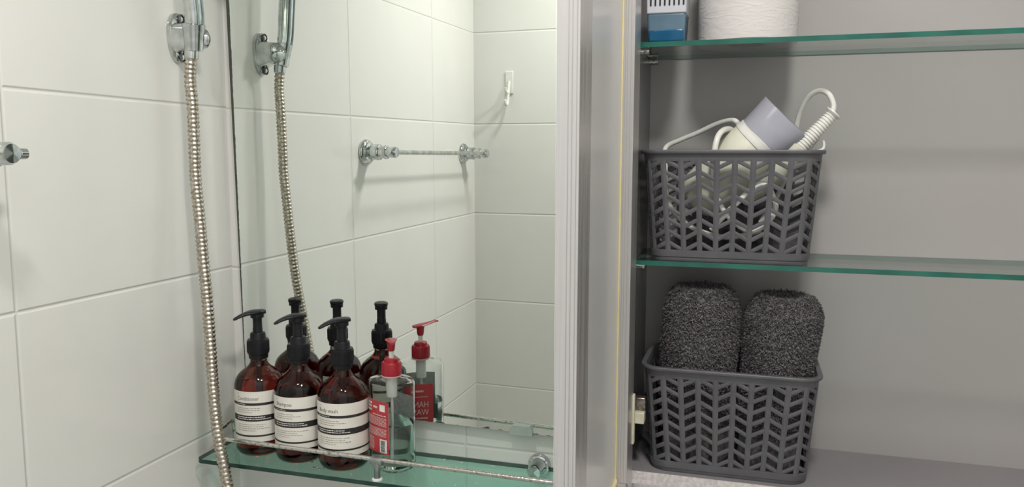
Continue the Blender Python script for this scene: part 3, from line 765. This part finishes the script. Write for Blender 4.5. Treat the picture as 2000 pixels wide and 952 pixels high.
# ------------------------------------------------------------------ rolled towels
TOWELM = mat('charcoal terry pile', (.045, .040, .042), .95)
noisy(TOWELM, (.155, .136, .146), (.05, .044, .049), 200, 2)
nT, lT, bT = nd(TOWELM); bT.inputs['Sheen Weight'].default_value = .5; bT.inputs['Sheen Roughness'].default_value = .5
def towel(label, loc, ra, rb, ht, seed, lean=(0, 0)):
    rnd = random.Random(seed); n = 84; m_ = 60
    def surf(a, h):     # outer wall with soft lumps
        k = 1 + .03 * math.sin(2*a + seed) + .02 * math.sin(5*a + h*40) + .02 * math.sin(h * 55 + seed)
        edge = (1 - max(0, (h - (ht - .034)) / .034) ** 2.6 * .30) * (.90 + .10 * min(1, max(0, (h - .08) / .07)))
        return Vector((ra * k * edge * math.cos(a) + lean[0]*h, rb * k * edge * math.sin(a) + lean[1]*h, h))
    base = MB(); rings = []
    for i in range(m_ + 1):
        h = ht * i / m_; rings.append([surf(2*PI*j/n, h) for j in range(n)])
    # the rolled end: spiral ridges dipping towards the core
    for k in range(1, 15):
        f = 1 - k / 15.5; rg = []
        for j in range(n):
            a = 2*PI*j/n; p_ = surf(a, ht); r_ = f
            turn = (f * 4.2 + a / (2*PI)) % 1.0
            dz = .0050 * math.sin(turn * PI) - .0045 - .004 * (1 - f)
            c_ = Vector((lean[0]*ht, lean[1]*ht, ht)); q_ = c_ + (p_ - c_) * r_; q_.z = ht + dz; rg.append(q_)
        rings.append(rg)
    base.rings(rings)
    o = base.build('rolled_towel', TOWELM, smooth=80)
    # pile: little tufts standing on the surface, part of the same towel
    me = o.data; polys = [(p_.center.copy(), p_.normal.copy(), p_.area) for p_ in me.polygons if p_.center.z > ht * .2]
    wts = [p_[2] for p_ in polys]; pick = rnd.choices(polys, wts, k=26000)
    vs = [v.co.copy() for v in me.vertices]; fs = [tuple(p_.vertices) for p_ in me.polygons]
    up = Vector((0, 0, 1))
    for c_, nn, ar in pick:
        s_ = math.sqrt(ar) * .9
        t1 = nn.orthogonal().normalized(); t1.rotate(Matrix.Rotation(rnd.uniform(0, 2*PI), 3, nn)); t2 = nn.cross(t1)
        p_ = c_ + t1 * rnd.uniform(-s_, s_) + t2 * rnd.uniform(-s_, s_)
        L_ = rnd.uniform(.0024, .0052); d_ = (nn + Vector((rnd.gauss(0, .45), rnd.gauss(0, .45), rnd.gauss(-.25, .4)))).normalized()
        w_ = rnd.uniform(.0006, .0013); sd = d_.cross(t1).normalized() * w_; s3 = d_.cross(sd).normalized() * w_
        b_ = len(vs); mid = p_ + d_ * L_ * .6
        vs += [p_ - sd, p_ + sd, mid + s3 * 1.0 + sd, mid - s3, p_ + d_ * L_]
        fs += [(b_, b_ + 1, b_ + 2), (b_, b_ + 2, b_ + 3), (b_ + 2, b_ + 4, b_ + 3)]
    nm = bpy.data.meshes.new('rolled_towel'); nm.from_pydata([tuple(v) for v in vs], [], fs); nm.materials.append(TOWELM); nm.update()
    nm.polygons.foreach_set('use_smooth', [True] * len(nm.polygons)); o.data = nm; bpy.data.meshes.remove(me)
    o.location = loc
    return tag(o, label, 'towel', 'rolled towels in the lower basket')
TZ = Z(CB) + .006
towel('charcoal rolled towel, the left and taller one in the lower basket', (.7305, -.0790, TZ), .0434, .0490, .212, 1, (.02, -.02))
towel('charcoal rolled towel, the right and lower one in the lower basket', (.8188, -.0810, TZ), .0426, .0480, .206, 4, (.06, -.02))

# ------------------------------------------------------------------ paper roll on the top shelf
PAPER = mat('embossed white paper', (.62, .60, .59), .85)
def _paper():
    m = PAPER; n, l, b = nd(m)
    f = noise(m, 38, 2, stretch=(.5, .5, 1.6)); wv = math_node(m, 'SINE', math_node(m, 'MULTIPLY', f, 46.0))
    vo = n.new('ShaderNodeTexVoronoi'); vo.inputs['Scale'].default_value = 420
    tc = n.new('ShaderNodeTexCoord'); l.new(tc.outputs['Object'], vo.inputs['Vector'])
    msk = ramp(m, noise(m, 22, 1), 0, 1, .52, .60)
    h = math_node(m, 'ADD', math_node(m, 'MULTIPLY', wv, .35), math_node(m, 'MULTIPLY', vo.outputs['Distance'], msk))
    bump(m, h, .0004, .6)
_paper()
pr_ = thing('paper_roll', 'thick white embossed tissue roll standing on the top glass shelf', 'paper roll', (.7770, -.0685, Z(S1) + .0002))
RP = .0570
pb = MB()
def rollring(r, z, n=72):
    rnd = random.Random(int(z * 1e5)); return [(r * (1 + .006*math.sin(3*2*PI*j/n + z*30)) * math.cos(2*PI*j/n), r * (1 + .006*math.sin(3*2*PI*j/n + z*30)) * math.sin(2*PI*j/n), z) for j in range(n)]
pb.rings([rollring(.0215, .0008), rollring(RP - .003, .0), rollring(RP, .002), rollring(RP + .0004, .04), rollring(RP, .108), rollring(RP - .003, .110), rollring(.0215, .109)], closed=True)
pb.build('paper_body', PAPER, pr_, smooth=50)
MB().rings([rollring(.0210, .001), rollring(.0213, .001), rollring(.0213, .109), rollring(.0205, .109), rollring(.0205, .001)], cap=False).build('cardboard_core', noisy(mat('cardboard', (.35, .28, .22), .9), (.36, .29, .23), (.3, .24, .19), 60), pr_)

# ------------------------------------------------------------------ blue freshener pack
fr_ = thing('air_freshener', 'blue gel freshener box in a pale slotted sleeve beside the paper roll', 'air freshener', (.6875, -.1020, Z(S1) + .0002))
def rbox(x0, x1, y0, y1, z0, z1, flare=0):
    return MB().add([(x0,y0,z0),(x1,y0,z0),(x1,y1,z0),(x0,y1,z0),(x0-flare,y0-flare,z1),(x1+flare,y0-flare,z1),(x1+flare,y1+flare,z1),(x0-flare,y1+flare,z1)],
        [(0,3,2,1),(4,5,6,7),(0,1,5,4),(1,2,6,5),(2,3,7,6),(3,0,4,7)])
rbox(-.0205, .0205, -.022, .022, 0, .0335, .0016).build('reservoir', FROSTB, fr_, bevel=.003, seg=3)
rbox(-.0199, .0199, -.0226, .020, .0008, .0150, .0004).build('blue_gel', BLUEGEL, fr_, bevel=.002, seg=3)
slv = MB(); slv.add(rbox(-.0226, .0226, -.0245, .0245, .0325, .095, .0010).v, rbox(-.0226, .0226, -.0245, .0245, .0325, .095, .001).f)
sl_o = slv.build('slotted_sleeve', GREYLABEL, fr_, bevel=.0015)
sm = MB()
for k in range(8):
    x = -.0185 + k * .0053; sm.box((x, -.0258, .0415), (x + .0017, -.0246, .075))
sm.build('vent_slot_shade', SLOT_SHADE, sl_o, smooth=0)  # dark bars on the sleeve face, painting the shade inside the slots
